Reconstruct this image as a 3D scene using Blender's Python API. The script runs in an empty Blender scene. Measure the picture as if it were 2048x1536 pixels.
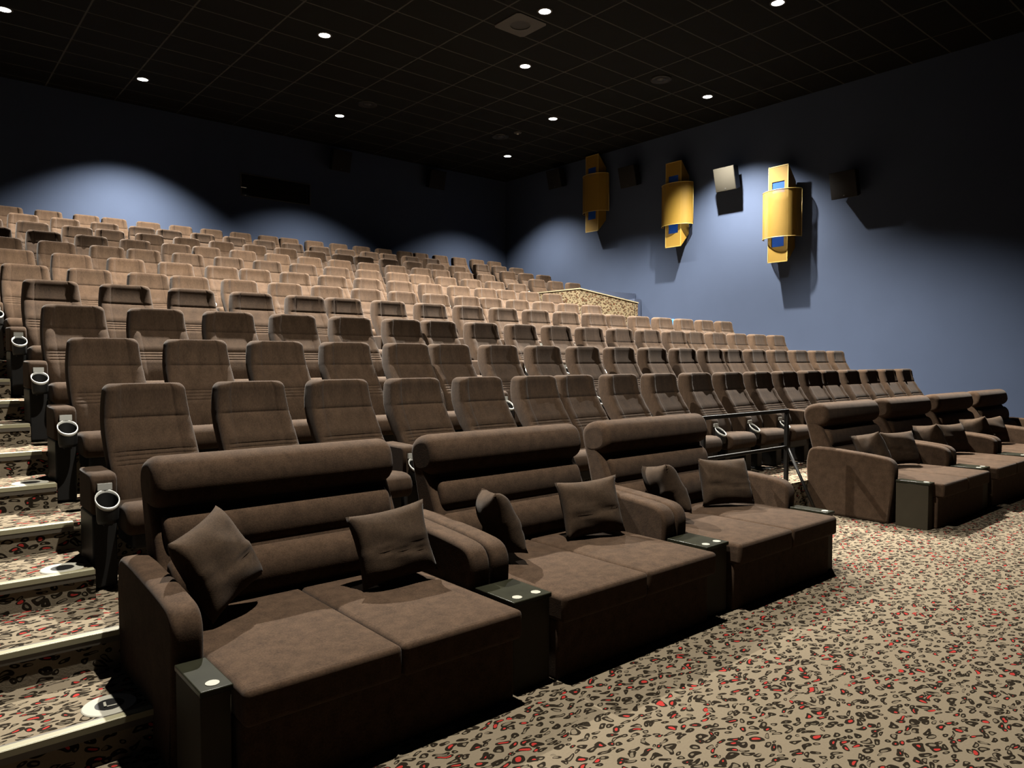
import bpy, math, random
from mathutils import Vector, Matrix, Euler
random.seed(7)
PI = math.pi
SC = bpy.context.scene
COL = SC.collection

# ------------------------------------------------------------------ scene settings
SC.view_settings.view_transform = 'Standard'
SC.view_settings.look = 'None'
SC.view_settings.gamma = 1.0
SC.view_settings.exposure = EXPOSURE = 0.0
SC.view_settings.use_curve_mapping = False

# ------------------------------------------------------------------ mesh building
class MB:
    """collects verts / faces and links them as ONE mesh object"""
    def __init__(s):
        s.v, s.f, s.m, s.sm = [], [], [], []
    def poly(s, idx, mat=0, smooth=True):
        s.f.append(tuple(idx)); s.m.append(mat); s.sm.append(smooth)
    def loft(s, loops, mat=0, cap0=True, cap1=True, smooth=True):
        n = len(loops[0]); b = len(s.v)
        for L in loops: s.v.extend([tuple(p) for p in L])
        for i in range(len(loops) - 1):
            for j in range(n):
                k = (j + 1) % n
                s.poly((b + i*n + j, b + i*n + k, b + (i+1)*n + k, b + (i+1)*n + j), mat, smooth)
        if cap0: s.poly([b + j for j in range(n)][::-1], mat, False)
        if cap1: s.poly([b + (len(loops)-1)*n + j for j in range(n)], mat, False)
    def rbox(s, x0, x1, y0, y1, z0, z1, r=0.01, seg=3, mat=0, M=None):
        r = max(1e-4, min(r, (x1-x0)*.499, (y1-y0)*.499, (z1-z0)*.499))
        loops = []
        def ring(rad, z):
            out = []
            for cx, cy, a0 in ((x1-r, y0+r, -90), (x1-r, y1-r, 0), (x0+r, y1-r, 90), (x0+r, y0+r, 180)):
                for i in range(seg + 1):
                    a = math.radians(a0 + 90*i/seg)
                    out.append(Vector((cx + rad*math.cos(a), cy + rad*math.sin(a), z)))
            return out
        for i in range(seg + 1):
            t = PI/2*i/seg
            loops.append(ring(max(1e-5, r*math.sin(t)), z0 + r - r*math.cos(t)))
        for i in range(seg + 1):
            t = PI/2*(1 - i/seg)
            loops.append(ring(max(1e-5, r*math.sin(t)), z1 - r + r*math.cos(t)))
        if M is not None: loops = [[M @ p for p in L] for L in loops]
        s.loft(loops, mat)
    def box(s, x0, x1, y0, y1, z0, z1, mat=0, M=None):
        p = [Vector(q) for q in ((x0,y0,z0),(x1,y0,z0),(x1,y1,z0),(x0,y1,z0),(x0,y0,z1),(x1,y0,z1),(x1,y1,z1),(x0,y1,z1))]
        if M is not None: p = [M @ q for q in p]
        b = len(s.v); s.v.extend([tuple(q) for q in p])
        for f in ((3,2,1,0),(4,5,6,7),(0,1,5,4),(1,2,6,5),(2,3,7,6),(3,0,4,7)): s.poly([b+i for i in f], mat, False)
    def quad(s, pts, mat=0):
        b = len(s.v); s.v.extend([tuple(p) for p in pts]); s.poly([b+i for i in range(len(pts))], mat, False)
    def cyl(s, c, r0, r1, h, n=24, mat=0, axis='z', cap0=True, cap1=True):
        loops = []
        for rr, t in ((r0, 0), (r1, h)):
            L = []
            for i in range(n):
                a = 2*PI*i/n; ca, sa = rr*math.cos(a), rr*math.sin(a)
                if axis == 'z': L.append((c[0]+ca, c[1]+sa, c[2]+t))
                elif axis == 'x': L.append((c[0]+t, c[1]+ca, c[2]+sa))
                else: L.append((c[0]+sa, c[1]+t, c[2]+ca))
            loops.append(L)
        s.loft(loops, mat, cap0, cap1)
    def lathe(s, c, prof, n=28, mat=0, cap0=False, cap1=False):
        s.loft([[(c[0]+r*math.cos(2*PI*i/n), c[1]+r*math.sin(2*PI*i/n), c[2]+z) for i in range(n)] for r, z in prof], mat, cap0, cap1)
    def tube(s, path, r, n=10, mat=0):
        path = [Vector(p) for p in path]; loops = []
        up = Vector((0, 0, 1))
        for i, p in enumerate(path):
            d = (path[min(i+1, len(path)-1)] - path[max(i-1, 0)]).normalized()
            u = d.cross(up)
            if u.length < 1e-3: u = d.cross(Vector((1, 0, 0)))
            u.normalize(); w = d.cross(u)
            loops.append([p + r*(math.cos(2*PI*j/n)*u + math.sin(2*PI*j/n)*w) for j in range(n)])
        s.loft(loops, mat)
    def prism(s, prof, x0, x1, r=0.02, seg=3, mat=0):
        """profile of (y, z) points (counter-clockwise seen from +x) extruded along x, ends rounded by insetting the outline"""
        n = len(prof); loops = []
        def inset(d):
            if d < 1e-6: return [Vector((0, y, z)) for y, z in prof]
            out = []
            for i in range(n):
                a, b, c = (Vector(prof[(i+k) % n]) for k in (-1, 0, 1))
                e1 = (b-a).normalized(); e2 = (c-b).normalized()
                n1 = Vector((-e1.y, e1.x)); n2 = Vector((-e2.y, e2.x))
                m = (n1+n2)
                m = m.normalized() if m.length > 1e-6 else n1
                k = d / max(.5, m.dot(n1))
                q = b + m*k
                out.append(Vector((0, q.x, q.y)))
            return out
        for i in range(seg + 1):
            t = PI/2*i/seg
            L = inset(r*(1-math.sin(t)))
            loops.append([Vector((x0 + r*(1-math.cos(t)), p.y, p.z)) for p in L])
        for i in range(seg + 1):
            t = PI/2*(1-i/seg)
            L = inset(r*(1-math.sin(t)))
            loops.append([Vector((x1 - r*(1-math.cos(t)), p.y, p.z)) for p in L])
        s.loft(loops, mat)
    def mesh(s, name, mats, flat_axis=True):
        me = bpy.data.meshes.new(name)
        me.from_pydata(s.v, [], s.f)
        for m in (mats if isinstance(mats, (list, tuple)) else [mats]): me.materials.append(m)
        for p, mi, sm in zip(me.polygons, s.m, s.sm):
            p.material_index = mi
            n = p.normal
            p.use_smooth = sm and not (flat_axis and max(abs(n.x), abs(n.y), abs(n.z)) > .9997)
        me.update(); me.validate()
        return me
    def build(s, name, mats, parent=None, loc=(0,0,0), flat_axis=True):
        o = bpy.data.objects.new(name, s.mesh(name, mats, flat_axis)); COL.objects.link(o)
        o.location = loc
        if parent is not None: o.parent = parent
        return o

def tag(o, label=None, cat=None, group=None, kind=None):
    if label: o['label'] = label
    if cat: o['category'] = cat
    if group: o['group'] = group
    if kind: o['kind'] = kind
    return o
def thing(name, label, cat, loc=(0,0,0), rotz=0, group=None):
    o = bpy.data.objects.new(name, None); COL.objects.link(o)
    o.empty_display_size = .1; o.location = loc; o.rotation_euler = (0, 0, rotz)
    return tag(o, label, cat, group)
def copy_tree(o, parent=None):
    c = o.copy(); COL.objects.link(c)
    if parent is not None: c.parent = parent
    for ch in KIDS.get(o.name, []):
        k = copy_tree(ch, c)
    return c
KIDS = {}
def register(root):
    KIDS.clear()
    for o in COL.objects:
        if o.parent is not None: KIDS.setdefault(o.parent.name, []).append(o)
def lerp_table(tab, z):
    for (a, *va), (b, *vb) in zip(tab, tab[1:]):
        if z <= b or (b, *vb) == tab[-1]:
            t = min(1, max(0, (z-a)/(b-a))); t = t*t*(3-2*t)*.35 + t*.65
            return [x + (y-x)*t for x, y in zip(va, vb)]
def sstep(a, b, x):
    t = min(1, max(0, (x-a)/(b-a))); return t*t*(3-2*t)

# ------------------------------------------------------------------ materials
def srgb(r, g, b):
    f = lambda c: c/12.92 if c <= .04045 else ((c+.055)/1.055)**2.4
    return (f(r/255), f(g/255), f(b/255), 1)
class NT:
    def __init__(s, name):
        s.mat = bpy.data.materials.new(name); s.mat.use_nodes = True
        s.t = s.mat.node_tree; s.b = s.t.nodes['Principled BSDF']; s.out = s.t.nodes['Material Output']
    def n(s, typ, **kw):
        x = s.t.nodes.new(typ)
        for k, v in kw.items():
            if k.startswith('i_'): x.inputs[k[2:].replace('_', ' ')].default_value = v
            else: setattr(x, k, v)
        return x
    def l(s, a, b): s.t.links.new(a, b)
    def math(s, op, a, b=None, clamp=False):
        x = s.t.nodes.new('ShaderNodeMath'); x.operation = op; x.use_clamp = clamp
        for i, q in enumerate((a, b)):
            if q is None: continue
            if isinstance(q, (int, float)): x.inputs[i].default_value = q
            else: s.l(q, x.inputs[i])
        return x.outputs[0]
    def mix(s, fac, a, b):
        x = s.t.nodes.new('ShaderNodeMix'); x.data_type = 'RGBA'
        for i, q in ((0, fac), (6, a), (7, b)):
            if isinstance(q, (int, float)): x.inputs[i].default_value = q
            elif isinstance(q, tuple): x.inputs[i].default_value = q
            else: s.l(q, x.inputs[i])
        return x.outputs[2]
    def bump(s, h, strength=.3, dist=.01):
        x = s.n('ShaderNodeBump'); x.inputs['Strength'].default_value = strength; x.inputs['Distance'].default_value = dist
        s.l(h, x.inputs['Height']); s.l(x.outputs[0], s.b.inputs['Normal'])

def plain(name, col, rough=.6, metal=0.0, spec=.5, noise=0.0, nscale=30, bump=0.0):
    T = NT(name); b = T.b
    b.inputs['Roughness'].default_value = rough; b.inputs['Metallic'].default_value = metal
    b.inputs['Specular IOR Level'].default_value = spec
    b.inputs['Base Color'].default_value = col
    if noise or bump:
        tc = T.n('ShaderNodeTexCoord'); nz = T.n('ShaderNodeTexNoise', i_Scale=nscale, i_Detail=4.0)
        T.l(tc.outputs['Object'], nz.inputs['Vector'])
        if noise:
            lo = tuple(c*(1-noise) for c in col[:3]) + (1,); hi = tuple(min(1, c*(1+noise)) for c in col[:3]) + (1,)
            T.l(T.mix(nz.outputs['Fac'], lo, hi), b.inputs['Base Color'])
        if bump: T.bump(nz.outputs['Fac'], bump, .004)
    return T.mat

def fabric(name, col, var=.45, fine=170, stretch=(1, 1, .35)):
    T = NT(name); b = T.b
    b.inputs['Roughness'].default_value = .92; b.inputs['Specular IOR Level'].default_value = .05
    b.inputs['Sheen Weight'].default_value = .03; b.inputs['Sheen Roughness'].default_value = .5
    tc = T.n('ShaderNodeTexCoord')
    info = T.n('ShaderNodeObjectInfo')
    add = T.n('ShaderNodeVectorMath', operation='MULTIPLY_ADD')
    comb = T.n('ShaderNodeCombineXYZ'); T.l(info.outputs['Random'], comb.inputs[0]); T.l(info.outputs['Random'], comb.inputs[2])
    sc = T.n('ShaderNodeVectorMath', operation='SCALE'); sc.inputs['Scale'].default_value = 7.0
    T.l(comb.outputs[0], sc.inputs[0])
    T.l(tc.outputs['Object'], add.inputs[0]); add.inputs[1].default_value = stretch; T.l(sc.outputs[0], add.inputs[2])
    n1 = T.n('ShaderNodeTexNoise', i_Scale=fine, i_Detail=2.0); T.l(add.outputs[0], n1.inputs['Vector'])
    n2 = T.n('ShaderNodeTexNoise', i_Scale=16.0, i_Detail=5.0, i_Roughness=.65); T.l(add.outputs[0], n2.inputs['Vector'])
    f = T.math('ADD', T.math('MULTIPLY', n1.outputs['Fac'], .45), T.math('MULTIPLY', n2.outputs['Fac'], .55))
    f = T.math('MULTIPLY_ADD', f, 2.2) if False else T.math('ADD', T.math('MULTIPLY', T.math('SUBTRACT', f, .5), 2.4), .5, True)
    lo = tuple(c*(1-var) for c in col[:3]) + (1,); hi = tuple(c*(1+var) for c in col[:3]) + (1,)
    T.l(T.mix(f, lo, hi), b.inputs['Base Color'])
    T.bump(n1.outputs['Fac'], .22, .002)
    return T.mat

def leopard(name, base=(.112, .090, .062), dark=(.0085, .006, .0035), red=(.19, .016, .013), scale=21.5, red_amt=.31):
    T = NT(name); b = T.b
    b.inputs['Roughness'].default_value = .95; b.inputs['Specular IOR Level'].default_value = .05
    g = T.n('ShaderNodeNewGeometry')
    sp = T.n('ShaderNodeSeparateXYZ'); T.l(g.outputs['Position'], sp.inputs[0])
    sn = T.n('ShaderNodeSeparateXYZ'); T.l(g.outputs['True Normal'], sn.inputs[0])
    ax = T.math('GREATER_THAN', T.math('ABSOLUTE', sn.outputs[0]), .6)
    az = T.math('GREATER_THAN', T.math('ABSOLUTE', sn.outputs[2]), .6)
    # (x,y) on floors, (x,z) on faces across the room, (y,z) on faces along it
    def sel(f, a, c): return T.math('ADD', T.math('MULTIPLY', a, T.math('SUBTRACT', 1.0, f)), T.math('MULTIPLY', c, f))
    U = sel(ax, sp.outputs[0], sp.outputs[1]); V = sel(az, sp.outputs[2], sp.outputs[1])
    cb = T.n('ShaderNodeCombineXYZ'); T.l(U, cb.inputs[0]); T.l(V, cb.inputs[1])
    # slight diagonal stretch + wobble
    nz = T.n('ShaderNodeTexNoise', i_Scale=16.0, i_Detail=0.0); T.l(cb.outputs[0], nz.inputs['Vector'])
    off = T.n('ShaderNodeVectorMath', operation='SUBTRACT'); T.l(nz.outputs['Color'], off.inputs[0]); off.inputs[1].default_value = (.5, .5, .5)
    ofs = T.n('ShaderNodeVectorMath', operation='SCALE'); ofs.inputs['Scale'].default_value = .06; T.l(off.outputs[0], ofs.inputs[0])
    ad = T.n('ShaderNodeVectorMath', operation='ADD'); T.l(cb.outputs[0], ad.inputs[0]); T.l(ofs.outputs[0], ad.inputs[1])
    mp = T.n('ShaderNodeMapping'); mp.inputs['Rotation'].default_value = (0, 0, .6); mp.inputs['Scale'].default_value = (.72, 1.38, 1)
    T.l(ad.outputs[0], mp.inputs['Vector'])
    vo = T.n('ShaderNodeTexVoronoi', voronoi_dimensions='2D', i_Scale=scale, i_Randomness=.72); T.l(mp.outputs[0], vo.inputs['Vector'])
    sc = T.n('ShaderNodeSeparateColor'); T.l(vo.outputs['Color'], sc.inputs[0])
    R1, R2 = sc.outputs[0], sc.outputs[1]
    d = vo.outputs['Distance']
    size = T.math('ADD', .285, T.math('MULTIPLY', R1, .15))
    inner = T.math('MULTIPLY', size, T.math('ADD', .26, T.math('MULTIPLY', sc.outputs[2], .26)))
    # ragged ring
    n2 = T.n('ShaderNodeTexNoise', i_Scale=22.0, i_Detail=0.0); T.l(cb.outputs[0], n2.inputs['Vector'])
    dj = T.math('ADD', d, T.math('MULTIPLY', T.math('SUBTRACT', n2.outputs['Fac'], .5), .34))
    blob = T.math('LESS_THAN', dj, size)
    core = T.math('LESS_THAN', T.math('ADD', d, T.math('MULTIPLY', T.math('SUBTRACT', n2.outputs['Fac'], .5), -.26)), inner)
    isred = T.math('GREATER_THAN', T.math('ADD', R1, T.math('MULTIPLY', R2, .35)), 1.32 - red_amt*1.3)
    n3 = T.n('ShaderNodeTexNoise', i_Scale=90.0, i_Detail=3.0); T.l(cb.outputs[0], n3.inputs['Vector'])
    n4 = T.n('ShaderNodeTexNoise', i_Scale=1.3, i_Detail=3.0); T.l(cb.outputs[0], n4.inputs['Vector'])
    bl = tuple(c*.82 for c in base) + (1,); bh = tuple(min(1, c*1.14) for c in base) + (1,)
    ground = T.mix(T.math('ADD', T.math('MULTIPLY', n3.outputs['Fac'], .6), T.math('MULTIPLY', n4.outputs['Fac'], .4)), bl, bh)
    corecol = T.mix(isred, tuple(c*.72 for c in base) + (1,), red + (1,))
    c1 = T.mix(blob, ground, dark + (1,))
    c2 = T.mix(T.math('MULTIPLY', core, blob), c1, corecol)
    T.l(c2, b.inputs['Base Color'])
    T.bump(n3.outputs['Fac'], .25, .004)
    return T.mat

def wall_paint(name, col):
    T = NT(name); b = T.b
    b.inputs['Roughness'].default_value = .85; b.inputs['Specular IOR Level'].default_value = .08
    tc = T.n('ShaderNodeTexCoord')
    n1 = T.n('ShaderNodeTexNoise', i_Scale=1.1, i_Detail=6.0, i_Roughness=.6); T.l(tc.outputs['Object'], n1.inputs['Vector'])
    n2 = T.n('ShaderNodeTexNoise', i_Scale=60.0, i_Detail=3.0); T.l(tc.outputs['Object'], n2.inputs['Vector'])
    lo = tuple(c*.88 for c in col[:3]) + (1,); hi = tuple(c*1.1 for c in col[:3]) + (1,)
    base = T.mix(n1.outputs['Fac'], lo, hi)
    # a few pale scuffs
    mp = T.n('ShaderNodeMapping'); mp.inputs['Scale'].default_value = (1, .55, 2.6); mp.inputs['Rotation'].default_value = (.5, .3, 0); T.l(tc.outputs['Object'], mp.inputs['Vector'])
    n3 = T.n('ShaderNodeTexNoise', i_Scale=3.2, i_Detail=8.0, i_Roughness=.75); T.l(mp.outputs[0], n3.inputs['Vector'])
    sc = T.math('MULTIPLY', T.math('SUBTRACT', n3.outputs['Fac'], .715), 14.0, True)
    base = T.mix(T.math('MULTIPLY', sc, .5), base, tuple(min(1, c*1.5) for c in col[:3]) + (1,))
    T.l(base, b.inputs['Base Color'])
    T.bump(n2.outputs['Fac'], .08, .003)
    return T.mat

def ceiling_tiles(name):
    T = NT(name); b = T.b
    b.inputs['Roughness'].default_value = .9; b.inputs['Specular IOR Level'].default_value = .1
    g = T.n('ShaderNodeNewGeometry'); sp = T.n('ShaderNodeSeparateXYZ'); T.l(g.outputs['Position'], sp.inputs[0])
    def line(c, off, pitch, w):
        f = T.math('FRACT', T.math('DIVIDE', T.math('SUBTRACT', c, off - pitch*40), pitch))
        return T.math('LESS_THAN', f, w/pitch)
    L = T.math('MAXIMUM', line(sp.outputs[0], 7.15, 1.2, .026), line(sp.outputs[1], 8.45, .62, .024))
    n = T.n('ShaderNodeTexNoise', i_Scale=120.0); T.l(g.outputs['Position'], n.inputs['Vector'])
    tile = T.mix(n.outputs['Fac'], (.0008, .0008, .0007, 1), (.0018, .0018, .0016, 1))
    T.l(T.mix(L, tile, (.020, .020, .019, 1)), b.inputs['Base Color'])
    return T.mat

def mesh_metal(name, col, hole=.24, pitch=95):
    """perforated sheet: round holes cut by a mixed-in transparent shader"""
    T = NT(name); b = T.b
    b.inputs['Base Color'].default_value = col; b.inputs['Roughness'].default_value = .6
    b.inputs['Specular IOR Level'].default_value = .12
    tc = T.n('ShaderNodeTexCoord')
    vo = T.n('ShaderNodeTexVoronoi', i_Scale=pitch, i_Randomness=0.0); T.l(tc.outputs['UV'], vo.inputs['Vector'])
    h = T.math('LESS_THAN', vo.outputs['Distance'], hole)
    tr = T.n('ShaderNodeBsdfTransparent'); mx = T.n('ShaderNodeMixShader')
    T.l(h, mx.inputs[0]); T.l(b.outputs[0], mx.inputs[1]); T.l(tr.outputs[0], mx.inputs[2]); T.l(mx.outputs[0], T.out.inputs[0])
    return T.mat

def emitter(name, col, strength):
    T = NT(name)
    e = T.n('ShaderNodeEmission'); e.inputs[0].default_value = col; e.inputs[1].default_value = strength
    T.l(e.outputs[0], T.out.inputs[0]); return T.mat

M = {}
M['seat'] = fabric('seat_fabric', (.0228, .0136, .0079), stretch=(1, 1, .25))
M['sofa'] = fabric('sofa_fabric', (.0325, .0194, .0115), var=.5, fine=150, stretch=(1, 1, 1))
M['pillow'] = fabric('pillow_fabric', (.0270, .0170, .0103), var=.45, fine=170, stretch=(1, 1, 1))
M['carpet'] = leopard('leopard_carpet')
M['carpet_wall'] = leopard('leopard_wallcovering', base=(.085, .066, .039), dark=(.022, .014, .0075), red=(.055, .022, .011), scale=17, red_amt=.5)
M['wall'] = wall_paint('blue_wall_paint', (.0215, .0288, .0480, 1))
M['dark_wall'] = plain('dark_wall_paint', (0.01, 0.011, 0.015, 1), .9, spec=.1)
M['ceiling'] = ceiling_tiles('black_ceiling_tiles')
M['black'] = plain('black_plastic', (.004, .0036, .0032, 1), .55, spec=.2)
M['black_metal'] = plain('black_powder_coat', (.005, .0045, .004, 1), .45, spec=.2)
M['white_ring'] = plain('pale_plastic', (.26, .255, .23, 1), .4)
M['chrome'] = plain('chrome', (.7, .7, .68, 1), .25, metal=1.0)
M['nosing'] = plain('cream_nosing', (0.17, 0.155, 0.095, 1), .45, noise=.06, nscale=20)
M['nosing_grey'] = plain('grey_nosing_edge', (0.04, 0.0325, 0.0225, 1), .5)
M['laminate'] = plain('grey_brown_laminate', (.022, .0175, .0105, 1), .65, spec=.12, noise=.18, nscale=9)
M['table_top'] = plain('dark_glossy_table_top', (.012, .0118, .0072, 1), .3, spec=.07, noise=.4, nscale=14)
M['white_disc'] = plain('white_number_disc', (.21, .20, .165, 1), .5, spec=.15)
M['gold'] = plain('gold_lacquered_metal', (.098, .058, .0082, 1), .55, spec=.15, noise=.07, nscale=6)
M['gold_edge'] = plain('bright_gold_edge', (.17, .118, .024, 1), .5, metal=.1)
M['gold_mesh'] = mesh_metal('gold_perforated_mesh', (.102, .061, .0088, 1))
M['blue'] = plain('deep_blue_lacquer', (.004, .026, .14, 1), .5, spec=.1)
M['bright_blue'] = plain('bright_blue_panel', (0.02, 0.12, 0.31, 1), .4)
M['dark_blue'] = plain('navy_panel', (0.015, 0.0225, 0.045, 1), .7)
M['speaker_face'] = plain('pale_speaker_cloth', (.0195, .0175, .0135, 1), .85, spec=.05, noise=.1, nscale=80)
M['speaker_shaded'] = plain('shaded_speaker_face', (.006, .0055, .0055, 1), .8, spec=.1)  # speaker cloth with the shade of the unlit walls put into its colour
M['lamp_glow'] = emitter('downlight_glow', (1, .98, .92, 1), 14)
M['grey_metal'] = plain('grey_metal', (.022, .021, .0195, 1), .6, metal=.1, spec=.2)
M['glass'] = None
T_ = NT('window_glass'); T_.b.inputs['Transmission Weight'].default_value = 1.0; T_.b.inputs['Roughness'].default_value = .02; T_.b.inputs['Base Color'].default_value = (.6, .65, .7, 1)
M['glass'] = T_.mat
M['cream_trim'] = plain('cream_trim', (.13, .11, .07, 1), .6, spec=.1)

# ------------------------------------------------------------------ room geometry
XW, YB, ZC, XL, YF = 14.06, 16.75, 6.85, -1.6, -4.0
ROW_Y0, ROW_P = 4.726, 1.0935
def row_top(k):          # (y, z) of the ridge of the seat backs of row k (1..11)
    y = ROW_Y0 + ROW_P*(k-1) + (.60 if k >= 5 else 0)
    z = 1.383 + .2945*(k-1) + (.022 if k >= 5 else 0)
    return y, z
SEAT_H = 1.068
def plat(k):             # front edge y, top z of the platform of row k
    y, z = row_top(k)
    yf = y - 1.146
    if k == 5: yf -= .55
    return yf, z - SEAT_H

def struct(o): return tag(o, kind='structure')
b = MB(); b.box(XL, XW, YF, 3.9, -.2, 0); struct(b.build('floor', M['carpet']))
XS = .755                # end of the stair treads
for k in range(1, 12):
    y0, z = plat(k)
    y1 = plat(k+1)[0] + .0 if k < 11 else YB
    b = MB(); b.box(XL, XW, y0, y1 + (.02 if k < 11 else 0), 0, z)
    struct(b.build('floor_terrace', M['carpet']))
# half steps of the stair aisle + nosings
steps = []
yk, zk = plat(1); steps.append((yk - .5465, zk*.5, yk))
for k in range(1, 11):
    y0, z0 = plat(k); y1, z1 = plat(k+1)
    steps.append((y1 - .5465, (z0 + z1)/2, y1))
trim_n = 1
def nosing(x0, x1, y, z):
    global trim_n
    b = MB()
    b.rbox(x0, x1, y - .006, y + .034, z - .002, z + .006, .003, 2, 0)
    b.box(x0, x1, y + .036, y + .046, z - .001, z + .004, 1)
    b.box(x0, x1, y - .010, y + .004, z - .020, z + .004, 0)
    b.box(x0, x1, y - .008, y + .002, z - .046, z - .020, 1)
    struct(b.build('trim_%d' % trim_n, [M['nosing'], M['nosing_grey']])); trim_n += 1
for i, (y, z, ye) in enumerate(steps):
    b = MB(); b.box(XL, XS, y, ye + .02, 0, z); struct(b.build('floor_stair', M['carpet']))
    nosing(XL, XS - .005, y, z)
for k in range(1, 12):
    y0, z = plat(k); nosing(XL, XS - .005, y0, z)
# walls
b = MB()
wx0, wx1, wz0, wz1 = 6.15, 7.81, 5.31, 5.79
for x0, x1, z0, z1 in ((XL, wx0, 0, ZC), (wx1, XW, 0, ZC), (wx0, wx1, 0, wz0), (wx0, wx1, wz1, ZC)): b.box(x0, x1, YB, YB+.18, z0, z1)
struct(b.build('wall_back', M['wall']))
b = MB(); b.box(wx0-.3, wx1+.3, YB+.9, YB+.95, wz0-.3, wz1+.3); b.box(wx0-.3, wx1+.3, YB+.18, YB+.9, wz0-.34, wz0-.3); b.box(wx0-.3, wx1+.3, YB+.18, YB+.9, wz1+.3, wz1+.34)
struct(b.build('wall_booth', M['dark_wall']))
w = tag(bpy.data.objects.new('window_1', None), kind='structure'); COL.objects.link(w); w.location = (wx0, YB, wz0)
b = MB(); t = .022; W_, H_ = wx1-wx0, wz1-wz0
for x0, x1, z0, z1 in ((-t, W_+t, -t, 0), (-t, W_+t, H_, H_+t), (-t, 0, 0, H_), (W_, W_+t, 0, H_)): b.box(x0, x1, -.015, .05, z0, z1)
b.build('frame', M['grey_metal'], w)
b = MB(); b.box(0, W_, .05, .058, 0, H_); b.build('pane', M['glass'], w)
b = MB(); b.rbox(-.03, .11, -.035, -.005, .16, .185, .008, 2); b.build('pane_glint', M['chrome'], w)  # chrome bar added as the glint of a lamp reflected in the pane
b = MB(); b.box(XW, XW+.18, YF, YB+.18, -.2, ZC); struct(b.build('wall_right', M['wall']))
b = MB(); b.box(XL-.18, XL, YF, YB+.18, -.2, ZC); struct(b.build('wall_left', M['wall']))
b = MB(); b.box(XL-.18, XW+.18, YF-.18, YF, -.2, ZC); struct(b.build('wall_front', M['dark_wall']))
b = MB(); b.box(XL-.18, XW+.18, YF-.18, YB+.18, ZC, ZC+.2); struct(b.build('ceiling', M['ceiling']))

# entrance parapets
z5 = plat(5)[1]
pa = tag(bpy.data.objects.new('wall_entrance', None), kind='structure'); COL.objects.link(pa); pa.location = (10.7, 10.39, z5)
za, zb = 2.975 - z5, 2.775 - z5
b = MB()
b.loft([[(0, 0, 0), (1.83, 0, 0), (1.83, 0, zb), (0, 0, za)], [(0, .12, 0), (1.83, .12, 0), (1.83, .12, zb), (0, .12, za)]], 0, smooth=False)
b.box(0, .12, .12, 1.46, .3, za)
b.build('parapet_panel', M['carpet_wall'], pa)
b = MB()
b.loft([[(-.012, -.012, za), (1.842, -.012, zb), (1.842, -.012, zb+.022), (-.012, -.012, za+.022)], [(-.012, .132, za), (1.842, .132, zb), (1.842, .132, zb+.022), (-.012, .132, za+.022)]], 0, smooth=False)
b.box(-.012, .132, .132, 1.46, za, za+.022)
b.box(1.712, 1.722, -.006, 0, .1, zb, 1)
b.build('trim', [M['cream_trim'], M['black']], pa)
b = MB(); b.box(12.45, XW-.02, 11.72, 11.84, z5, 3.17); b.box(XW-.26, XW-.02, 11.55, 11.73, z5, 3.02)
struct(b.build('wall_entrance_far', M['dark_blue']))

# ------------------------------------------------------------------ camera (1448 px focal length on a 2048 px frame)
cam = bpy.data.cameras.new('camera'); co = bpy.data.objects.new('camera', cam); COL.objects.link(co)
cam.sensor_fit = 'HORIZONTAL'; cam.sensor_width = 36; cam.lens = 1447.9*36/2048
cam.clip_start = .05; cam.clip_end = 100
co.location = (0, 0, 1.52); co.rotation_euler = (math.radians(90 - 1.882), 0, math.radians(-40.5))
SC.camera = co
wd = bpy.data.worlds.new('world'); SC.world = wd; wd.use_nodes = True
wd.node_tree.nodes['Background'].inputs[0].default_value = (0, 0, 0, 1)

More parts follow.
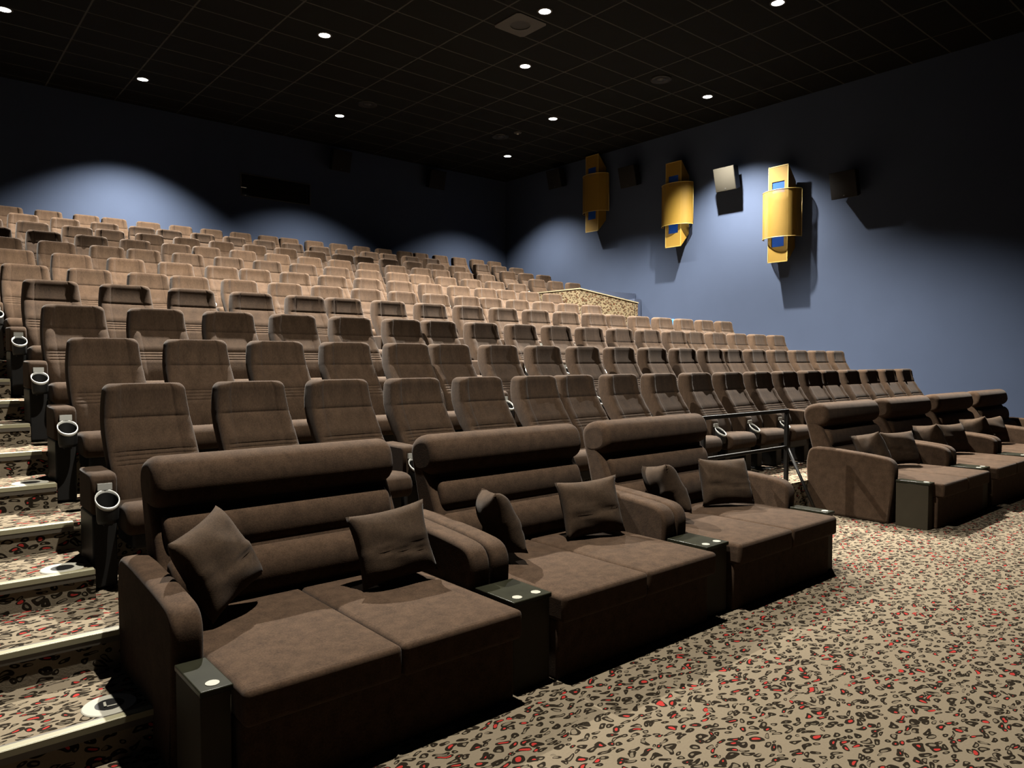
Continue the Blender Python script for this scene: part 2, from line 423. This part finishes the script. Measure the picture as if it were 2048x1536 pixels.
# ------------------------------------------------------------------ cinema seats
BACK = [(.38, -.345, .15, .228), (.50, -.335, .15, .240), (.60, -.295, .155, .2425), (.70, -.225, .165, .2425), (.80, -.155, .170, .240),
        (.88, -.112, .170, .234), (.96, -.090, .165, .227), (1.02, -.083, .158, .220), (1.068, -.080, .15, .215)]
GROOVES = [(.872, .006, .011), (.688, .006, .007), (.665, .006, .007), (.642, .006, .007), (.619, .006, .007)]
def seat_back_mesh():
    zs = [.38, .40, .44, .48, .52, .56, .59, .74, .78, .82, .90, .94, .98, 1.0, 1.02]
    for g, dp, wd_ in GROOVES: zs += [g - wd_, g - wd_*.45, g, g + wd_*.45, g + wd_]
    zs = sorted(zs)
    R = .042
    top = [(1.068 - R + R*math.sin(PI/2*i/6), R*(1 - math.cos(PI/2*i/6))) for i in range(7)]
    levels = [(z, 0.0) for z in zs] + [(z, ins) for z, ins in top]
    seams = [-.62, .62]
    us = sorted([-1, -.985, -.95, -.90, -.84, -.78, -.72, -.68, -.645, -.62, -.595, -.55, -.42, -.25, -.08, .08, .25, .42, .55, .595, .62, .645, .68, .72, .78, .84, .90, .95, .985, 1])
    loops = []
    for z, ins in levels:
        yf, th, hw = lerp_table(BACK, z)
        hw -= ins*.75; yf2 = yf + ins*.8; yb = yf + th - ins*.8
        fade = 1 - ins/R
        rc = .045
        L = []
        for u in us:
            x = u*hw
            y = yf2
            ed = hw - abs(x)
            if ed < rc: y += rc*(1 - math.sqrt(max(0, 1 - ((rc-ed)/rc)**2)))
            y += .020*(1 - sstep(.52, .80, abs(u)))*fade
            for sm in seams:
                y += .0045*max(0, 1 - abs(u - sm)/.03)*fade*(1 if z > .5 else 0)
            for g, dp, w_ in GROOVES:
                if g < .8 and abs(u) > .86: continue
                y += dp*max(0, 1 - abs(z - g)/(w_*.8))*(1 - sstep(.86, .96, abs(u)))
            L.append((x, y, z))
        rb = .03
        L.append((hw, (yf2+yb)/2 + .01, z))
        for a in range(4):
            t = PI/2*a/3; L.append((hw - rb + rb*math.cos(t), yb - rb + rb*math.sin(t), z))
        L.append((0, yb + .006, z))
        for a in range(4):
            t = PI/2*(1 - a/3); L.append((-hw + rb - rb*math.cos(t), yb - rb + rb*math.sin(t), z))
        L.append((-hw, (yf2+yb)/2 + .01, z))
        loops.append(L)
    b = MB(); b.loft(loops)
    return b
def cushion_mb():
    b = MB()
    n = 16; prof = []
    # outline in (y, z): front nose rounded, top slightly dished
    pts = [(-.20, .30), (-.56, .285)]
    for i in range(8):
        a = -PI/2 - (PI*.5 + PI/2)*i/7*.0
    pts += [(-.600, .295), (-.622, .325), (-.628, .365), (-.620, .402), (-.598, .432), (-.560, .447), (-.50, .450), (-.40, .444), (-.30, .436), (-.20, .432)]
    b.prism(pts[::-1], -.2415, .2415, .035, 4)
    return b
def make_seat():
    root = thing('cinema_seat', 'x', 'seat')
    seat_back_mesh().build('backrest', M['seat'], root, flat_axis=False)
    cushion_mb().build('seat_cushion', M['seat'], root, flat_axis=False)
    b = MB()
    b.rbox(-.20, .20, -.54, -.20, .20, .297, .02, 2, 0)
    b.rbox(-.05, .05, -.42, -.28, .02, .21, .01, 2, 0)
    b.rbox(-.075, .075, -.52, -.20, 0, .022, .008, 2, 0)
    b.rbox(-.045, .045, -.58, -.50, 0, .03, .012, 2, 1)
    b.build('base', [M['black'], M['chrome']], root)
    return root
def make_armrest(root, x, name='armrest', side=1):
    b = MB()
    prof = [(-.16, .40), (-.16, .615), (-.44, .612), (-.468, .600), (-.478, .575), (-.478, .40)]
    b.prism(prof, x-.062, x+.062, .018, 3, 0)
    b.rbox(x-.058, x+.058, -.474, -.16, .012, .40, .01, 2, 1)
    a = b.build(name, [M['seat'], M['black']], root)
    b = MB()
    n, rc, yc, zc, sl = 28, .0555, -.542, .487, .72
    def ring(r, dz, slant=1.0):
        return [(x + r*math.cos(2*PI*q/n), yc + r*math.sin(2*PI*q/n), zc + dz + slant*sl*r*math.sin(2*PI*q/n)) for q in range(n)]
    flat = lambda r, z: [(x + r*math.cos(2*PI*q/n), yc + r*math.sin(2*PI*q/n), z) for q in range(n)]
    b.loft([flat(.046, .365), flat(.051, .385), ring(rc-.001, -.014)], 0, True, False)
    b.loft([ring(rc-.001, -.014), ring(rc+.002, -.006), ring(rc+.002, .002), ring(rc-.001, .005), ring(rc-.004, .002), ring(rc-.004, -.010)], 1, False, False)
    b.loft([ring(rc-.004, -.010), flat(.047, .39), flat(.045, .375)], 0, False, True)
    b.box(x-.034, x+.034, -.492, -.478, .528, .562, 1)
    b.box(x-.02, x+.02, -.56, -.47, .352, .362, 0)
    b.build('cup_holder', [M['black'], M['white_ring']], a)
    return a

JOINTS = {1: [6, 14], 2: [5, 13], 3: [6, 14], 4: [5, 13], 5: [3, 11], 6: [5, 13], 7: [3, 11], 8: [5, 13], 9: [3, 11], 10: [5, 13], 11: [4, 10, 16]}
COUNT = {1: 19, 2: 19, 3: 19, 4: 19, 5: 16, 6: 16, 7: 16, 8: 16, 9: 16, 10: 16, 11: 21}
FIRST = {8: 1, 9: 1, 10: 2, 11: 2}
ORD = ['', 'first', 'second', 'third', 'fourth', 'fifth', 'sixth', 'seventh', 'eighth', 'ninth', 'tenth', 'eleventh', 'twelfth', 'thirteenth', 'fourteenth', 'fifteenth', 'sixteenth', 'seventeenth', 'eighteenth', 'nineteenth', 'twentieth', 'twenty-first']
proto = make_seat(); make_armrest(proto, -.315)
proto_na = make_seat()
proto_both = make_seat(); make_armrest(proto_both, -.315); make_armrest(proto_both, .315)
register(None)
used = set()
def place_seat(kind, x, y, z, label, group):
    p = {'a': proto, 'n': proto_na, 'b': proto_both}[kind]
    if p.name in used: o = copy_tree(p)
    else: o = p; used.add(p.name)
    o.location = (x, y, z); tag(o, label, 'seat', group)
    return o
PX, QX, SX0 = .63, .1435, 1.14
for k in range(1, 12):
    y, zt = row_top(k); z = zt - SEAT_H
    rn = {1: 'front row', 11: 'back row'}.get(k, ORD[k] + ' row')
    for i in range(FIRST.get(k, 1), COUNT[k] + 1):
        nn = sum(1 for q in JOINTS[k] if i > q)
        x0 = SX0 - (.02 if k == 11 else 0)
        x = x0 + PX*(i-1) - QX*nn + (.0 if k != 11 else -.09*0)
        kind = 'n' if (i-1) in JOINTS[k] else ('b' if i == COUNT[k] else 'a')
        if k == 11: x = 1.04 + PX*(i-1) - QX*nn
        if i == 1 and k < 11: lab = 'brown fabric cinema seat beside the stair aisle in the %s' % rn
        elif i == COUNT[k]: lab = 'brown fabric cinema seat at the end far from the stairs, %s' % rn
        else: lab = 'brown fabric cinema seat, %s from the stair aisle, %s' % (ORD[i], rn)
        place_seat(kind, x, y, z, lab, 'seats in the ' + rn)
for k in (8, 9, 10):
    y, zt = row_top(k); z = zt - SEAT_H
    for i in range(3):
        w_ = ['first', 'middle', 'wall-end'][i]
        place_seat('b' if i == 2 else 'a', 11.87 + .62*i, y, z, 'brown cinema seat, %s of three beyond the parapet, %s row' % (w_, ORD[k]), 'seats beyond the entrance parapet')

# ------------------------------------------------------------------ lounger sofas
def ell(cy, cz, ry, rz, n=26, tilt=0.0, pw=2.0):
    out = []
    for i in range(n):
        a = 2*PI*i/n
        c, s_ = math.cos(a), math.sin(a)
        y = ry*math.copysign(abs(c)**(2/pw), c); z = rz*math.copysign(abs(s_)**(2/pw), s_)
        out.append((cy + y*math.cos(tilt) - z*math.sin(tilt), cz + y*math.sin(tilt) + z*math.cos(tilt)))
    return out
def rounded_profile(pts, n=5):
    """polyline with (y, z, radius) corners -> rounded closed outline"""
    out = []; m = len(pts)
    for i in range(m):
        a, b_, c = Vector(pts[i-1][:2]), Vector(pts[i][:2]), Vector(pts[(i+1) % m][:2]); r = pts[i][2]
        if r <= 0: out.append((b_.x, b_.y)); continue
        d1 = (a-b_).normalized(); d2 = (c-b_).normalized()
        r = min(r, (a-b_).length*.49, (c-b_).length*.49)
        p0, p1 = b_ + d1*r, b_ + d2*r
        for j in range(n+1):
            t = j/n; q = p0*(1-t)**2 + b_*2*t*(1-t) + p1*t*t
            out.append((q.x, q.y))
    return out
CW = .62           # one seat of the double lounger
def make_sofa():
    root = thing('lounger_sofa', 'x', 'sofa')
    # origin: chaise corner nearest the stairs on the floor, y = 0 at the chaise front (world y 2.38)
    W = 2*CW
    b = MB(); b.rbox(.01, W-.01, .055, .95, .0, .292, .012, 2); b.build('base', M['sofa'], root)
    for i in range(2):
        b = MB()
        x0, x1 = i*CW + .002, (i+1)*CW - .002
        # gently puffed top
        nx, ny = 12, 16; y0, y1, z0, z1, r = 0.0, .95, .285, .42, .022
        loops = []
        b.rbox(x0, x1, y0, y1, z0, z1 - .006, r, 4)
        base = len(b.v)
        for jy in range(ny+1):
            for jx in range(nx+1):
                u, v = jx/nx, jy/ny
                x = x0 + r*.8 + (x1-x0-1.6*r)*u; yy = y0 + r*.8 + (y1-y0-1.6*r)*v
                e = min(u, 1-u, v*1.4, (1-v)*1.4)
                h = .008*sstep(0, .12, e) + .0022*math.sin(9*u+3*v+i*2)*math.sin(7*v+2*u)*sstep(0, .2, e)
                b.v.append((x, yy, z1 - .0065 + h))
        for jy in range(ny):
            for jx in range(nx):
                q = base + jy*(nx+1) + jx
                b.poly((q, q+1, q+nx+2, q+nx+1))
        b.build('seat_cushion', M['sofa'], root)
    # back shell
    prof = rounded_profile([(.975, .0, .01), (1.17, .0, .01), (1.20, .50, .1), (1.285, .82, .1), (1.325, .95, .05), (1.25, 1.0, .04), (1.135, .84, .08), (1.06, .70, .1), (.965, .44, .08)])
    b = MB(); b.prism(prof, .002, W-.002, .03, 4); b.build('back_frame', M['sofa'], root, flat_axis=False)
    # three rolls
    for nm, pr in (('head_roll', ell(1.20, .957, .132, .122, 30, -.22, 2.5)),
                   ('back_cushion', ell(1.135, .715, .098, .108, 26, -.18, 2.5)),
                   ('lumbar_cushion', ell(1.06, .515, .135, .115, 26, -.15, 2.5))):
        rr = .05 if nm == 'head_roll' else .03
        ins = .0 if nm == 'head_roll' else .04
        b = MB(); b.prism(pr, ins, W-ins, rr, 5); b.build(nm, M['sofa'], root, flat_axis=False)
    # arms
    prof = rounded_profile([(.43, .0, .005), (1.20, .0, .005), (1.23, .50, .05), (1.20, .655, .09), (.98, .655, .06), (.60, .628, .10), (.375, .60, .17), (.385, .36, .10)], 7)
    for x0, x1 in ((-.119, -.004), (W+.004, W+.119)):
        b = MB(); b.prism(prof, x0, x1, .024, 4)
        b.build('armrest', M['sofa'], root, flat_axis=False)
    return root
SOFA_Y = 2.38
sofa_x = [.862, 2.352, 3.832, 7.10, 8.60, 10.10, 11.60]
sofa_lab = ['brown double lounger sofa at the foot of the stairs, first in the front line',
            'brown double lounger sofa between the stair-end sofa and the railing-end sofa',
            'brown double lounger sofa beside the black railing, last of the stair group',
            'brown double lounger sofa whose full side panel faces the railing gap',
            'brown double lounger sofa, second along from the railing gap',
            'brown double lounger sofa, third along from the railing gap',
            'brown double lounger sofa beside the blue wall']
sofa0 = make_sofa(); register(None)
for i, (x, l) in enumerate(zip(sofa_x, sofa_lab)):
    o = sofa0 if i == 0 else copy_tree(sofa0)
    o.location = (x, SOFA_Y, 0); tag(o, l, 'sofa', 'lounger sofas in the front line')

# side tables between the chaises
def side_table(x0, x1, discs, label):
    root = thing('side_table', label, 'table', ((x0+x1)/2, 2.455, 0), 0, 'side tables between the loungers')
    h = (x1-x0)/2 - .003
    b = MB(); b.rbox(-h+.004, h-.004, .012, .288, 0, .402, .004, 2); b.build('cabinet', M['laminate'], root)
    b = MB(); b.rbox(-h, h, 0, .290, .402, .424, .004, 2); b.build('table_top', M['table_top'], root)
    for d in discs:
        b = MB(); b.cyl((d, .048, .4235), .024, .023, .003, 24); b.build('number_disc', M['white_disc'], root)
tabs = [(.742, .858, [.0], 'narrow dark side table with one white disc, at the stairs'),
        (2.106, 2.348, [-.058, .058], 'dark side table with two white discs, first gap from the stairs'),
        (3.596, 3.828, [-.056, .056], 'dark side table with two white discs, second gap from the stairs'),
        (5.076, 5.192, [.0], 'narrow dark side table with one white disc, at the railing end'),
        (6.978, 7.096, [.0], 'narrow side table with pale cabinet front across the railing gap'),
        (8.344, 8.596, [-.06, .06], 'dark side table between the first two sofas past the railing gap'),
        (9.844, 10.096, [-.06, .06], 'dark side table between second and third sofas past the railing gap')]
for t_ in tabs: side_table(*t_)

# ------------------------------------------------------------------ pillows
def pillow_mesh(seed, w=.42, h=.42, th=.085):
    rnd = random.Random(seed)
    n = 22; b = MB()
    ph = [rnd.uniform(0, 6.28) for _ in range(8)]
    grid = {}
    def P(i, j, side):
        u, v = -1 + 2*i/n, -1 + 2*j/n
        e = (1 - abs(u)**2.6)*(1 - abs(v)**2.6)
        t = th*max(0, e)**.5
        # pinched sides, pointed corners
        px = u*(w/2)*(1 - .085*(1 - v*v)*abs(u)**3); pz = v*(h/2)*(1 - .085*(1 - u*u)*abs(v)**3)
        wr = .007*math.sin(5*u + 3.5*v + ph[0] + side)*math.sin(3*v - 2*u + ph[1]) + .005*math.sin(9*v + 4*u + ph[2])*(1 - v)/2
        cr = -.014*max(0, 1 - abs(v + .25 + .25*u*math.sin(ph[3]))/.07)*sstep(1.0, .55, abs(u))*(1 if side > 0 else .3)
        y = -side*(t + (wr + cr)*max(0, e)**.6)
        y += .02*math.sin(2.2*u + ph[4])*(1 if v < 0 else .6)
        # dog-eared corners
        y += .02*(abs(u)*abs(v))**4*math.sin(ph[5] + u + 2*v)
        return (px, y, pz)
    for side in (1, -1):
        for i in range(n+1):
            for j in range(n+1):
                if side == -1 and (i in (0, n) or j in (0, n)):
                    grid[(i, j, -1)] = grid[(i, j, 1)]; continue
                grid[(i, j, side)] = len(b.v); b.v.append(P(i, j, side))
    for i in range(n):
        for j in range(n):
            q = [(i, j), (i+1, j), (i+1, j+1), (i, j+1)]
            b.poly([grid[(a, c, 1)] for a, c in q]); b.poly([grid[(a, c, -1)] for a, c in q][::-1])
    return b
def pillow(seed, loc, yaw, lean, roll, label, w=.42, h=.42, th=.085):
    o = pillow_mesh(seed, w, h, th).build('throw_pillow', M['pillow'], None, loc, flat_axis=False)
    o.rotation_euler = (Matrix.Rotation(math.radians(yaw), 4, 'Z') @ Matrix.Rotation(math.radians(lean), 4, 'X') @ Matrix.Rotation(math.radians(roll), 4, 'Y')).to_euler()
    tag(o, label, 'pillow', 'throw pillows on the lounger sofas')
# yaw < 0 turns the face towards the camera side (-x); lean < 0 tips the top back
def corner_pillow(seed, x, yaw, roll, who, y=3.11, z=.600):
    pillow(seed, (x, y, z), yaw, -20, roll, 'square brown throw pillow standing in the far corner of %s' % who, .42, .36)
def arm_pillow(seed, x, roll, who, z=.631):
    pillow(seed, (x, 3.09, z), 68, -22, roll, 'brown throw pillow leaning on the near arm of %s' % who, .37, .37)
pillow(11, (1.034, 3.155, .662), 35.6, -26.7, -14.5, 'brown throw pillow standing on its point against the stair-side arm', .38, .38, .08)
pillow(12, (1.865, 3.09, .612), -14, -20, -8, 'creased brown throw pillow in the far corner of the stair-end sofa', .41, .36, .085)
arm_pillow(13, 2.55, 6, 'the middle sofa', z=.625)
corner_pillow(14, 3.30, -20, -3, 'the middle sofa')
arm_pillow(15, 4.03, 10, 'the railing-end sofa')
corner_pillow(16, 4.78, -22, 2, 'the railing-end sofa')
arm_pillow(17, 7.30, 12, 'the sofa across the gap')
corner_pillow(18, 7.98, -24, 0, 'the sofa across the gap')
arm_pillow(19, 8.80, 10, 'the second sofa past the gap')
corner_pillow(20, 9.48, -24, 0, 'the second sofa past the gap')
arm_pillow(21, 10.30, 10, 'the third sofa past the gap')
corner_pillow(22, 10.98, -24, -4, 'the third sofa past the gap')

# ------------------------------------------------------------------ railing
rl = thing('guard_rail', 'black metal guard rail between the sofas, with a slanting brace', 'railing', (5.232, 3.62, plat(1)[1]))
L_ = 1.385
def bar(x0, x1, y0, y1, z0, z1):
    b = MB(); b.rbox(x0, x1, y0, y1, z0, z1, .004, 2); return b
bar(-.018, L_+.018, -.018, .018, .695, .728).build('top_rail', M['black_metal'], rl)
bar(0, L_, -.014, .014, .345, .372).build('mid_rail', M['black_metal'], rl)
bar(-.018, .018, -.018, .018, 0, .70).build('post', M['black_metal'], rl)
bar(L_-.018, L_+.018, -.018, .018, 0, .70).build('post', M['black_metal'], rl)
b = MB(); b.tube([(L_+.005, -.01, .35), (L_+.005, -.34, -plat(1)[1] + .01)], .015, 10); b.build('brace', M['black_metal'], rl)

# ------------------------------------------------------------------ row discs on the steps
def disc(x, y, z, label, letter):
    root = thing('row_disc', label, 'floor marker', (x, y, z))
    b = MB(); b.lathe((0, 0, 0), [(.0001, .003), (.048, .003), (.051, .004), (.094, .004), (.098, .0)], 40, 0)
    b.lathe((0, 0, 0), [(.0001, .0045), (.052, .0045)], 40, 1)
    b.build('disc_plate', [M['white_disc'], M['black']], root)
    if letter:
        b = MB(); b.box(-.020, .024, -.024, -.015, .005, .0065); b.box(-.020, -.011, -.024, .026, .005, .0065)
        o = b.build('letter', M['white_disc'], root); o.rotation_euler = (0, 0, math.radians(-6))
disc(.62, steps[0][0] + .14, steps[0][1] + .001, 'round row marker with a dark centre and letter L, lowest step', True)
disc(.63, steps[1][0] + .125, steps[1][1] + .001, 'round pale row marker on the third step up', False)
disc(.63, steps[2][0] + .125, steps[2][1] + .001, 'round pale row marker on the fifth step up', False)

# ------------------------------------------------------------------ gold wall lamps on the blue wall
def add_uv(o, fn):
    me = o.data; uv = me.uv_layers.new(name='UVMap')
    for p in me.polygons:
        for li in p.loop_indices: uv.data[li].uv = fn(me.vertices[me.loops[li].vertex_index].co)
def wall_lamp(yc, zc, label):
    # local: x = 0 at the wall, -x into the room; y along the wall
    root = thing('wall_lamp', label, 'lamp', (XW, yc, zc), 0, 'gold wall lamps on the blue wall')
    xf, hw, hh = -.31, .215, .97
    b = MB()
    # front panel with two openings, frames around; panel as strips
    def strip(y0, y1, z0, z1, m=0): b.box(xf-.006, xf+.006, y0, y1, z0, z1, m)
    oz0, oz1, oy = .43, .66, .135
    strip(-hw, hw, oz1, hh); strip(-hw, hw, -hh, -oz1); strip(-hw, hw, -oz0, oz0)
    for sgn in (1, -1):
        za_, zb_ = sorted((sgn*oz0, sgn*oz1))
        strip(-hw, -oy, za_, zb_); strip(oy, hw, za_, zb_)
    b.build('front_panel', M['gold'], root)
    b = MB()
    e = .012
    for y0, y1, z0, z1 in ((-hw-e*.3, hw+e*.3, hh-e, hh+e*.3), (-hw-e*.3, hw+e*.3, -hh-e*.3, -hh+e), (-hw-e*.3, -hw+e, -hh, hh), (hw-e, hw+e*.3, -hh, hh)):
        b.box(xf-.010, xf+.008, y0, y1, z0, z1)
    b.build('panel_edge', M['gold_edge'], root)
    for sgn in (-1, 1):
        b = MB()
        y0, y1 = (sgn*hw - .005, sgn*hw + .005)
        pr = [(xf, -hh), (-.02, -hh+.30), (-.02, hh-.30), (xf, hh)]
        b.loft([[(x, y0, z) for x, z in pr], [(x, y1, z) for x, z in pr]], 0, smooth=False)
        b.build('side_panel', M['gold'], root)
    b = MB(); b.box(xf+.0065, xf+.014, -hw+.012, hw-.012, -hh+.18, hh-.18); b.build('blue_inset', M['blue'], root)
    # half-round perforated shade
    n = 28; ry, rx, x0 = .415, .30, -.13
    h0, h1 = -.475, .475
    def arc(k, s=1.0):
        a = PI*k/n
        return x0 - rx*s*math.sin(a), ry*s*math.cos(a)
    b = MB(); base = len(b.v)
    for s_ in (1.0, .992):
        for k in range(n+1):
            x, y = arc(k, s_)
            for z in (h0, h1): b.v.append((x, y, z))
    for k in range(n):
        q = 2*k
        b.poly((q, q+2, q+3, q+1))
    b.v = b.v[:2*(n+1)]
    sh = b.build('curved_shade', M['gold_mesh'], root, flat_axis=False)
    add_uv(sh, lambda c: (math.atan2(c.y, -(c.x - x0))*.36, c.z))
    b = MB()
    for z in (h0, h1):
        b.tube([(*arc(k), z) for k in range(n+1)], .007, 8)
    for k in (0, n):
        x, y = arc(k); b.tube([(x, y, h0), (x, y, h1)], .007, 8)
    b.build('shade_rim', M['gold_edge'], root, flat_axis=False)
    b = MB()
    for z in (h0+.05, h1-.05):
        for y in (-.30, .30): b.box(-.16, 0, y-.01, y+.01, z-.01, z+.01)
    b.build('wall_bracket', M['grey_metal'], root)
wall_lamp(12.93, 5.80, 'gold wall lamp with curved shade, in the dark near the rear corner')
wall_lamp(10.37, 5.105, 'gold wall lamp with curved shade, middle of three, half lit')
wall_lamp(7.765, 4.49, 'brightly lit gold wall lamp with blue insets and curved shade')

# ------------------------------------------------------------------ speakers
def speaker(loc, rotz, label, face, sz=.50):
    root = thing('wall_speaker', label, 'speaker', loc, rotz, 'surround speakers on the walls')
    # local: wall at y = 0, speaker towards -y, face tipped down
    T = Matrix.Translation((0, -.24, 0)) @ Matrix.Rotation(math.radians(14), 4, 'X')
    b = MB()
    h = sz/2
    fr = [T @ Vector(p) for p in ((-h, -.12, -h), (h, -.12, -h), (h, -.12, h), (-h, -.12, h))]
    bk = [T @ Vector(p) for p in ((-h*.8, .13, -h*.9), (h*.8, .13, -h*.9), (h*.8, .13, h*.9), (-h*.8, .13, h*.9))]
    b.loft([bk, fr], 0, smooth=False); b.build('cabinet', M['black'], root)
    b = MB(); b.rbox(-h+.004, h-.004, -.134, -.119, -h+.004, h-.004, .006, 2, 0, T); b.build('grille', face, root)
    b = MB(); b.box(-.012, .012, -.139, -.133, -h+.04, -h+.064, 0, T); b.build('badge', M['grey_metal'], root)
    b = MB(); b.box(-.05, .05, -.16, 0, -.05, .05); b.box(-.09, .09, -.012, 0, -.11, .11); b.build('wall_bracket', M['black'], root)
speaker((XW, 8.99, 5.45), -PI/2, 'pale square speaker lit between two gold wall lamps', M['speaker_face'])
speaker((XW, 11.72, 6.02), -PI/2, 'dim square speaker between the two darker gold wall lamps', M['speaker_shaded'])
speaker((XW, 14.30, 6.45), -PI/2, 'dim square speaker beyond the darkest gold lamp, by the corner', M['speaker_shaded'])
speaker((XW, 6.42, 4.86), -PI/2, 'dark speaker in shadow past the brightest gold lamp', M['speaker_shaded'])
speaker((8.50, YB, 6.45), 0, 'shaded speaker high on the rear wall beside the projection window', M['speaker_shaded'])
speaker((11.35, YB, 6.45), 0, 'shaded speaker high on the rear wall towards the corner', M['speaker_shaded'])
b = MB(); b.rbox(-.06, 0, -.15, .15, -.42, .36, .01, 2)
o = tag(b.build('wall_sign', M['bright_blue'], None, (XW, 10.68, 2.13)), 'bright blue panel on the wall behind the fourth row', 'panel')

# ------------------------------------------------------------------ ceiling fittings
SPOT_W, SPOT_DEG, SPOT_BLEND = 11000, 108, .8
def downlight(x, y, label, power=1.0, tilt=(0, 0), warm=1.0):
    root = thing('ceiling_downlight', label, 'light', (x, y, ZC), 0, 'round ceiling downlights')
    b = MB(); b.lathe((0, 0, 0), [(.092, .0), (.092, -.012), (.112, -.012), (.120, -.004), (.120, 0)], 32); b.build('trim_ring', M['grey_metal'], root)
    b = MB(); b.lathe((0, 0, -.006), [(.0001, 0), (.092, 0)], 32); 
    b.f = [tuple(reversed(f)) for f in b.f]
    b.build('lens', M['lamp_glow'], root)
    L = bpy.data.lights.new('downlight', 'SPOT'); L.energy = SPOT_W*power; L.spot_size = math.radians(SPOT_DEG); L.spot_blend = SPOT_BLEND
    L.shadow_soft_size = .05; L.color = (1.0, .955, .86)
    o = bpy.data.objects.new('lamp', L); COL.objects.link(o); o.parent = root; o.location = (0, 0, -.05); o.rotation_euler = (math.radians(tilt[0]), math.radians(tilt[1]), 0)
downlight(1.39, 13.51, 'round downlight at the corner of the ceiling above the stairs', .55)
downlight(3.71, 15.13, 'round downlight near the rear wall making its brightest pool', .85)
downlight(5.49, 11.16, 'round downlight over the middle of the back rows', 1.15)
downlight(7.68, 8.22, 'round downlight beside the square air diffuser', 1.4)
downlight(10.14, 5.77, 'round downlight nearest the screen, over the open floor', 1.3)
downlight(7.51, 14.58, 'round downlight above the rear wall near the projection window', .5)
downlight(8.82, 9.96, 'round downlight behind the square air diffuser', 1.1)
downlight(11.18, 11.70, 'round downlight over the entrance parapet', .85)
downlight(12.63, 8.70, 'round downlight above the brightest gold lamp', 1.0)
downlight(12.31, 14.59, 'round downlight in the rear corner of the ceiling', .5)
# the same fittings continue over the front of the hall
downlight(2.9, 8.3, 'round downlight over the stair side of the front rows', 1.5)
downlight(2.1, 2.8, 'round downlight over the front sofas', .42)

df = thing('ceiling_air_diffuser', 'square ceiling air diffuser with a dark round hole', 'vent', (7.69, 8.80, ZC))
b = MB()
n = 40; sq = []; ci = []
for i in range(n):
    a = 2*PI*(i+.5)/n; c, s_ = math.cos(a), math.sin(a); m = max(abs(c), abs(s_))
    sq.append((c/m*.31, s_/m*.31)); ci.append((c*.16, s_*.16))
b.loft([[(x, y, 0) for x, y in sq], [(x, y, -.014) for x, y in sq], [(x, y, -.014) for x, y in ci], [(x, y, 0) for x, y in ci]], 0, False, False, smooth=False)
b.build('plate', M['grey_metal'], df)
b = MB(); b.cyl((0, 0, -.004), .16, .16, .003, 32); b.build('duct_opening', M['black'], df)
def smoke(x, y, label, r=.07):
    root = thing('ceiling_detector', label, 'detector', (x, y, ZC))
    b = MB(); b.lathe((0, 0, 0), [(r, 0), (r, -.012), (r*.8, -.03), (.001, -.032)], 28); b.build('housing', M['white_ring'] if r > .1 else M['grey_metal'], root)
    b = MB(); b.lathe((0, 0, -.03), [(.02, 0), (.02, -.02), (.001, -.022)], 16); b.build('sensor', M['white_ring'], root)
smoke(11.22, 12.93, 'small pale sprinkler fitting near the rear corner of the ceiling', .09)
def cspk(x, y, label):
    root = thing('ceiling_vent', label, 'vent', (x, y, ZC))
    b = MB(); b.lathe((0, 0, 0), [(.20, 0), (.20, -.02), (.17, -.03), (.12, -.015), (.001, -.012)], 32); b.build('rim', M['black'], root)
    b = MB(); b.lathe((0, 0, -.02), [(.09, 0), (.06, -.02), (.001, -.022)], 24); b.build('core', M['black_metal'], root)
cspk(11.09, 13.42, 'black round ceiling vent beside the pale sprinkler fitting')
cspk(7.61, 13.54, 'black round ceiling vent in front of the projection window')
cspk(11.18, 8.74, 'black round ceiling vent beside the blue wall')
